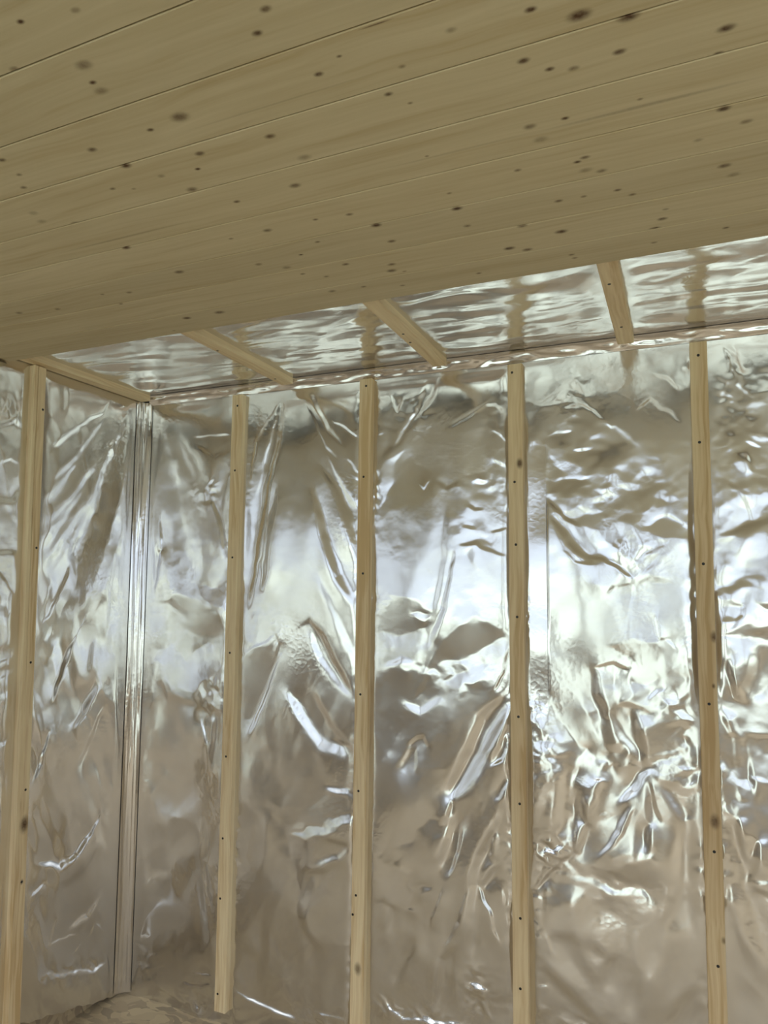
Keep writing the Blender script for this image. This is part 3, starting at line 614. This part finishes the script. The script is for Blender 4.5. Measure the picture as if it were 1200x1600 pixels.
# the broad slanted fold: its face turns towards the first upright batten, more so nearer the corner
fold = [(196,670,5),(186,715,8),(177,760,10),(167,805,12),(155,850,13),(142,890,14),(128,930,14),(112,968,14),(92,1005,13),(68,1042,10)]
for (xa, ya, wa_), (xb, yb, wb_) in zip(fold[:-1], fold[1:]):
    pm_ = hit((xa+xb)/2, (ya+yb)/2, 0, X0); di = (pm_-CAM)[:2]; di = di/np.linalg.norm(di)
    do = np.array([-1.585-X0, -0.012-pm_[1]]); do = do/np.linalg.norm(do); nn = do-di
    left.poly([(xa-wa_,ya-2),(xa+wa_,ya-2),(xb+wb_,yb+2),(xb-wb_,yb+2)], 0, math.degrees(math.atan2(nn[1], nn[0]))*1.1, 0.006, 0.0)
top = Sheet(X0+.010, 1.10, -0.80, -0.008, 0.0035, 2, H, 0, 1)
top.smooth(0.25, 0.045, 3.2, 41)
top.smooth(0.06, 0.02, 1.5, 45)
top.crumple(0.16, 0.035, 5.0, 42, 0.10, None, 0.12)
top.crumple(0.07, 0.022, 4.0, 43, 0.12, top.area(-1.3, 1.1, -.8, 0, .1), -0.1)
#== FOLDS-END
for s in (back, left, top): s.solve()

def press(h, dist, w):      # clamped flat under a batten
    return h*(1-np.exp(-(dist/w)**2))
back.h += 0.004
for key, _ in WB:
    dx = np.maximum(np.abs(back.A-bx(key, back.B))-BWD/2, 0)
    back.h = np.where(back.h > 0, press(back.h, dx, 0.014), press(back.h, dx, 0.030))
    # puckers along both edges
    pk = fft_noise(back.A.shape, back.d, 0.03, 0.013, ord(key[1]))
    pm = np.clip(fft_noise(back.A.shape, back.d, 0.05, 0.07, ord(key[1])+7)*.6+.3, 0, 1.3)
    back.h += 0.0013*pm*pk*np.exp(-(dx/0.020)**2)*(dx > 0)*np.clip(dx/0.008, 0, 1)
# pinned at ceiling and corner
back.h = press(back.h, np.maximum(H-0.05-back.B, 0), 0.03)
back.h = press(back.h, np.maximum(back.A-X0-0.06, 0), 0.03)
back.h = np.clip(back.h, -0.040, 0.05)
left.h += 0.004
dy = np.maximum(np.abs(left.A-B1Y)-BWD/2, 0); left.h = press(left.h, dy, 0.022)
left.h = press(left.h, np.maximum(-left.A-0.06, 0), 0.03); left.h = press(left.h, np.maximum(H-0.03-left.B, 0), 0.03)
left.h = np.clip(left.h, -0.038, 0.05)
top.h = press(top.h, np.maximum(-top.B-0.045, 0), 0.03)
CBX = [(-2.0476, -2.0476), (-1.3615, -1.3615), (-0.7521, -0.7521), (-0.1448, -0.1448), (0.46, 0.46)]
for (xa, xb) in CBX:
    dx = np.maximum(np.abs(top.A-(xa+(xb-xa)*(-top.B)/0.7))-BWD/2, 0)
    top.h = press(top.h, dx, 0.03)
top.h = np.clip(top.h+0.002, -0.025, 0.030)

ta, tb = back.px(826, 690); tc_, _ = back.px(853, 690); _, td_ = back.px(838, 1130)
tm = np.clip(np.minimum(np.minimum(back.A-ta, tc_-back.A)/0.006+1, np.minimum((tb-back.B)*.1, (back.B-td_)*.1)/0.01), 0, 1)
hb = blur(back.h, back.d, 0.03); back.h = back.h*(1-tm)+(hb*.6+.0015*np.sin(back.B*23))*tm
fs = empty('foil_sheet', 'crinkled silver foil sheet stretched over the back wall behind the four upright battens', 'foil sheet')
link('foil', back.mesh('foil', lambda a, b, h: (a, -h, b)), M_foil, fs)
fl = empty('foil_sheet', 'silver foil vapour barrier on the side wall, hanging in long slanted folds from the corner', 'foil sheet')
link('foil', left.mesh('foil', lambda a, b, h: (X0+h, a, b+(1-b/H)*(np.clip((-a-0.02)*0.30, 0, 0.16)+0.003*np.sin(a*47)+.002*np.sin(a*131)))), M_foil, fl)
ft = empty('foil_sheet', 'silver foil vapour barrier on the ceiling between the battens and the last pine board', 'foil sheet')
link('foil', top.mesh('foil', lambda a, b, h: (a, b, H-h)), M_foil, ft)
# tapes over the joints: a crumpled fillet under the ceiling, another down the corner, one flat strip on the back wall
def ribbon(name, sec, t0, t1, fn, seed, amp, Lt, Ls, parent, d=0.004):
    ss = np.array(sec, float); L = np.concatenate([[0], np.cumsum(np.hypot(*np.diff(ss, axis=0).T))]); n = int(L[-1]/0.003)+1
    u = np.linspace(0, L[-1], n); pu, pv = np.interp(u, L, ss[:, 0]), np.interp(u, L, ss[:, 1])
    tu, tv = np.gradient(pu), np.gradient(pv); ln = np.hypot(tu, tv); nu, nv = -tv/ln, tu/ln
    s = Sheet(t0, t1, 0, 0.003*(n-1)+1e-6, d, 1, 0, 0, 2); s.nb = n
    s.A, s.B = np.meshgrid(t0+np.arange(s.na)*d, np.arange(n)*0.003)
    s.h = np.zeros_like(s.A)
    nz = fft_noise((max(n, 64), s.na), d, Lt, Ls, seed)[:n]+0.5*fft_noise((max(n, 64), s.na), d, Lt*.3, Ls*.7, seed+1)[:n]
    prof = np.sin(np.pi*np.linspace(0, 1, n))[:, None]
    hh = nz*amp*prof
    if name == 'corner_tape': hh = hh*(0.30+0.70/(1+np.exp(-(s.A-1.25)/0.12)))
    s.h = hh; U = np.broadcast_to(pu[:, None], hh.shape)+nu[:, None]*hh; V = np.broadcast_to(pv[:, None], hh.shape)+nv[:, None]*hh
    link(name, s.mesh(name, lambda a, b, h: fn(a, U.ravel(), V.ravel())), M_tape, parent)
ribbon('seam_tape', [(-.030, H-.0031), (-.022, H-.0075), (-.008, H-.026), (-.0016, H-.038)], X0+.01, 1.10, lambda a, u, v: (a, u, v), 61, 0.0019, 0.06, 0.012, fs)
ribbon('corner_tape', [(.0024, -.046), (.011, -.026), (.026, -.011), (.046, -.0024)], 0.012, H-.03, lambda a, u, v: (X0+u, v, a), 63, 0.0038, 0.30, 0.007, fs)
a0_, b0_ = back.px(826, 690); a1_, b1_ = back.px(853, 690); _, bl_ = back.px(838, 1130)
jj = slice(int((a0_-back.a0)/back.d), int((a1_-back.a0)/back.d)+1); ii = slice(int(bl_/back.d), int(b0_/back.d)+1)
tp = Sheet(back.a0+jj.start*back.d, back.a0+(jj.stop-1)*back.d, back.b0+ii.start*back.d, back.b0+(ii.stop-1)*back.d, back.d, 1, 0, 0, 2)
tp.h = back.h[ii, jj][:tp.nb, :tp.na]+0.0016
link('vertical_tape', tp.mesh('vertical_tape', lambda a, b, h: (a, -h, b)), M_tape, fs)
# the same sheets where the frame does not reach, coarser
def coarse(a0, a1, b0, b1, seed, fn, parent):
    s = Sheet(a0, a1, b0, b1, 0.02, 1, 0, 0, 2); s.smooth(0.15, 0.3, 3.0, seed); s.crumple(0.12, 0.15, 2.5, seed+1, 0.1); s.solve(); s.h = np.clip(s.h, -0.02, 0.02)
    link('foil_overlap', s.mesh('foil_overlap', fn), M_foil, parent)
coarse(1.08, X1-.005, 0.0, H, 51, lambda a, b, h: (a, -h, b), fs)
coarse(YF+.01, -1.18, 0.0, H-.045, 53, lambda a, b, h: (X0+.003+h*.5, a, b), fl)

# ------------------------------------------------------------------ battens
def screw_mesh():
    bm = bmesh.new(); bmesh.ops.create_cone(bm, cap_ends=True, segments=10, radius1=0.0046, radius2=0.0037, depth=0.0012)
    me = bpy.data.meshes.new('screw'); bm.to_mesh(me); bm.free(); me.materials.append(M_screw); return me
SCREW = screw_mesh()
def screw(parent, loc, nrm, r=1.0):
    o = bpy.data.objects.new('screw', SCREW); C.objects.link(o); o.parent = parent
    o.location = loc; o.rotation_mode = 'QUATERNION'; o.rotation_quaternion = Vector(nrm).to_track_quat('Z', 'Y'); o.scale = (r, r, 1)
def prism(name, p0, p1, wv, tv, mat, parent, ch=0.0012, crack=None):
    """batten from p0 to p1 (centre of its back face), width vector wv, thickness vector tv, lightly chamfered; segments along it wobble a little"""
    p0, p1, wv, tv = (Vector(v) for v in (p0, p1, wv, tv)); bm = bmesh.new()
    W_, T_ = wv.length, tv.length; wu, tu = wv.normalized(), tv.normalized()
    sec = [(-W_/2, 0), (-W_/2, T_-ch), (-W_/2+ch, T_)]
    if crack: sec += [(crack-.0020, T_), (crack, T_-.012), (crack+.0020, T_)]
    sec += [(W_/2-ch, T_), (W_/2, T_-ch), (W_/2, 0)]
    rings = []; n = len(sec); N = 10; r = random.Random(int(abs(p0.x*1000))+5)
    for k in range(N+1):
        c = p0.lerp(p1, k/N); j = wu*r.uniform(-.0008, .0008)
        rings.append([bm.verts.new(c+j+wu*(u if not (crack and q in (3, 5)) else crack+(u-crack)*(1.0 if k > 7 else .35 if k > 5 else .05))+tu*v) for q, (u, v) in enumerate(sec)])
    for k in range(N):
        for q in range(n): bm.faces.new((rings[k][q], rings[k][(q+1) % n], rings[k+1][(q+1) % n], rings[k+1][q]))
    bm.faces.new(rings[0][::-1]); bm.faces.new(rings[-1])
    bmesh.ops.recalc_face_normals(bm, faces=bm.faces)
    me = bpy.data.meshes.new(name); bm.to_mesh(me); bm.free()
    return link(name, me, mat, parent)

BAT_L, BAT_M = (0.90, 0.75, 0.49), (0.79, 0.62, 0.38)
def knots_on(pts, axis, val):
    out = []
    for (x, y, s, st) in pts:
        p = hit(x, y, axis, val); out.append((p[0], p[1], p[2], s*0.5*float(np.linalg.norm(p-CAM))/F*1.2, st))
    return out
SP = {'b2': [(371,634),(367,735),(363,871),(359,1020),(353,1182),(348,1310),(344,1404),(340,1553)],
      'b3': [(572,603),(568,745),(567,896),(563,1085),(560,1236),(556,1399),(551,1429)],
      'b4': [(800,582),(804,753),(806,851),(808,964),(810,1120),(812,1256),(813,1435),(813,1545)],
      'b5': [(1091,555),(1093,691),(1099,881),(1108,1100),(1116,1331),(1122,1510)]}
KP = {'b2': [(364,1330,5,.4)], 'b3': [(559,1514,9,.7)], 'b4': [(812,724,9,.9)], 'b5': [(1116,995,9,.8),(1117,1284,11,.75),(1115,1072,4,.8),(1131,1470,5,.6)]}
ENDS = {'b2': (617, 1582), 'b3': (592, None), 'b4': (569, None), 'b5': (534, None)}
LB = {'b2': 'upright pine batten right of the room corner, its foot showing just above the floor',
      'b3': 'upright pine batten on the back wall under the long ceiling batten pair, second right of the corner',
      'b4': 'upright pine batten on the back wall, a dark knot near its top, beside vertical tape',
      'b5': 'upright pine batten on the back wall with a ring shaped knot low down'}
LB['b3'] = 'upright pine batten on the back wall, second from the room corner, between two ceiling battens'
for key in ('b2', 'b3', 'b4', 'b5'):
    a, b = BL[key]; xc = lambda z: a+b*z+BWD/2
    xm = (SP[key][0][0]); zt = hit(xm, ENDS[key][0], 1, -BT)[2]
    zb = 0.004 if ENDS[key][1] is None else hit(343, ENDS[key][1], 1, -BT)[2]
    e = empty('wall_batten', LB[key], 'batten', 'upright battens on the back wall', (xc(zb), -BT/2, zb))
    kk = knots_on(KP[key], 1, -BT)
    off = Vector((xc(zb), -BT/2, zb))
    tn = {'b2': 1.04, 'b3': 1.0, 'b4': .88, 'b5': .84}[key]; BL2, BM2 = tuple(c*tn**k for c, k in zip(BAT_L, (1, 1.25, 1.6))), tuple(c*tn**k for c, k in zip(BAT_M, (1, 1.25, 1.6)))
    m = wood('batten_pine_'+key, BL2, BM2, 2, [(k[0]-off.x, k[1]-off.y, k[2]-off.z, k[3], k[4]) for k in kk], seed=int(key[1])*2.3, grain=1.9, knot_fleck=False)
    prism('strip', Vector((xc(zb), 0.0, zb))-off, Vector((xc(zt), 0.0, zt))-off, (BWD, 0, 0), (0, -BT, 0), m, e)
    for (x, y) in SP[key]:
        p = Vector(hit(x, y, 1, -BT)); p.x = min(max(p.x, xc(p.z)-BWD/2+.006), xc(p.z)+BWD/2-.006)
        screw(e, p-off+Vector((0, -.0003, 0)), (0, -1, 0))
# batten on the left wall
Y1a, Y1b = None, None
q = [hit(x, y, 0, X0+BT) for x, y in [(64,600),(44,1000),(31,1400),(22,1600)]]
bb, ba = np.polyfit([p[2] for p in q], [p[1] for p in q], 1)
yc = lambda z: ba+bb*z
off = Vector((X0+BT/2, yc(0), 0.004))
e = empty('wall_batten', 'upright pine batten with a long dark split, standing alone on the side wall', 'batten', None, off)
kk = knots_on([(38,1288,12,.9),(34,1378,4,.7)], 0, X0+BT)
m = wood('batten_split', BAT_L, BAT_M, 2, [(k[0]-off.x, k[1]-off.y, k[2]-off.z, k[3], k[4]) for k in kk], seed=9.1, grain=1.9, knot_fleck=False)
zt = H-BT-0.004
prism('strip', Vector((X0, yc(0), .004))-off, Vector((X0, yc(zt), zt))-off, (0, BWD, 0), (BT, 0, 0), m, e, crack=-.009)
for (x, y) in [(67,640),(57,856),(48,1035),(40,1234),(34,1378)]:
    p = Vector(hit(x, y, 0, X0+BT)); screw(e, p-off+Vector((.0003, 0, 0)), (1, 0, 0))
# ceiling battens
CL = ['pine ceiling batten running along the side wall above the foil corner', 'pine ceiling batten ending above fanned foil pleats, between the first two upright back wall battens',
      'slanting pine ceiling batten ending between the second and third upright battens', 'pine ceiling batten ending between the third and fourth upright battens, almost head on']
CP = [(((50,558),(78,587)), ((233,618),(213,630))), (((310,517),(300,533)), ((460,600),(433,603))), (((593,473),(583,483)), ((693,567),(670,573))), (((963,411),(932,413)), ((995,544),(965,541)))]
CS = [[], [(340,548),(430,592)], [(630,522),(641,535)], [(952,444),(971,511)]]
for i in range(4):
    zb = H-BT
    xa, xb = CBX[i]
    e = empty('ceiling_batten', CL[i], 'batten', 'battens under the foil ceiling', (xa, -.012, zb))
    off = Vector((xa, -.012, zb))
    m = wood('ceiling_batten_%d' % i, BAT_L, BAT_M, 1, [], seed=20+i*1.9, grain=1.5, knot_fleck=False)
    prism('strip', Vector((xa, -.012-.016, H))-off, Vector((xb, YF+.04, H))-off, (BWD, 0, 0), (0, 0, -BT), m, e)
    for (x, y) in CS[i]:
        p = Vector(hit(x, y, 2, zb)); p.x = min(max(p.x, xa-BWD/2+.006), xa+BWD/2-.006); screw(e, p-off-Vector((0, 0, .0003)), (0, 0, -1))
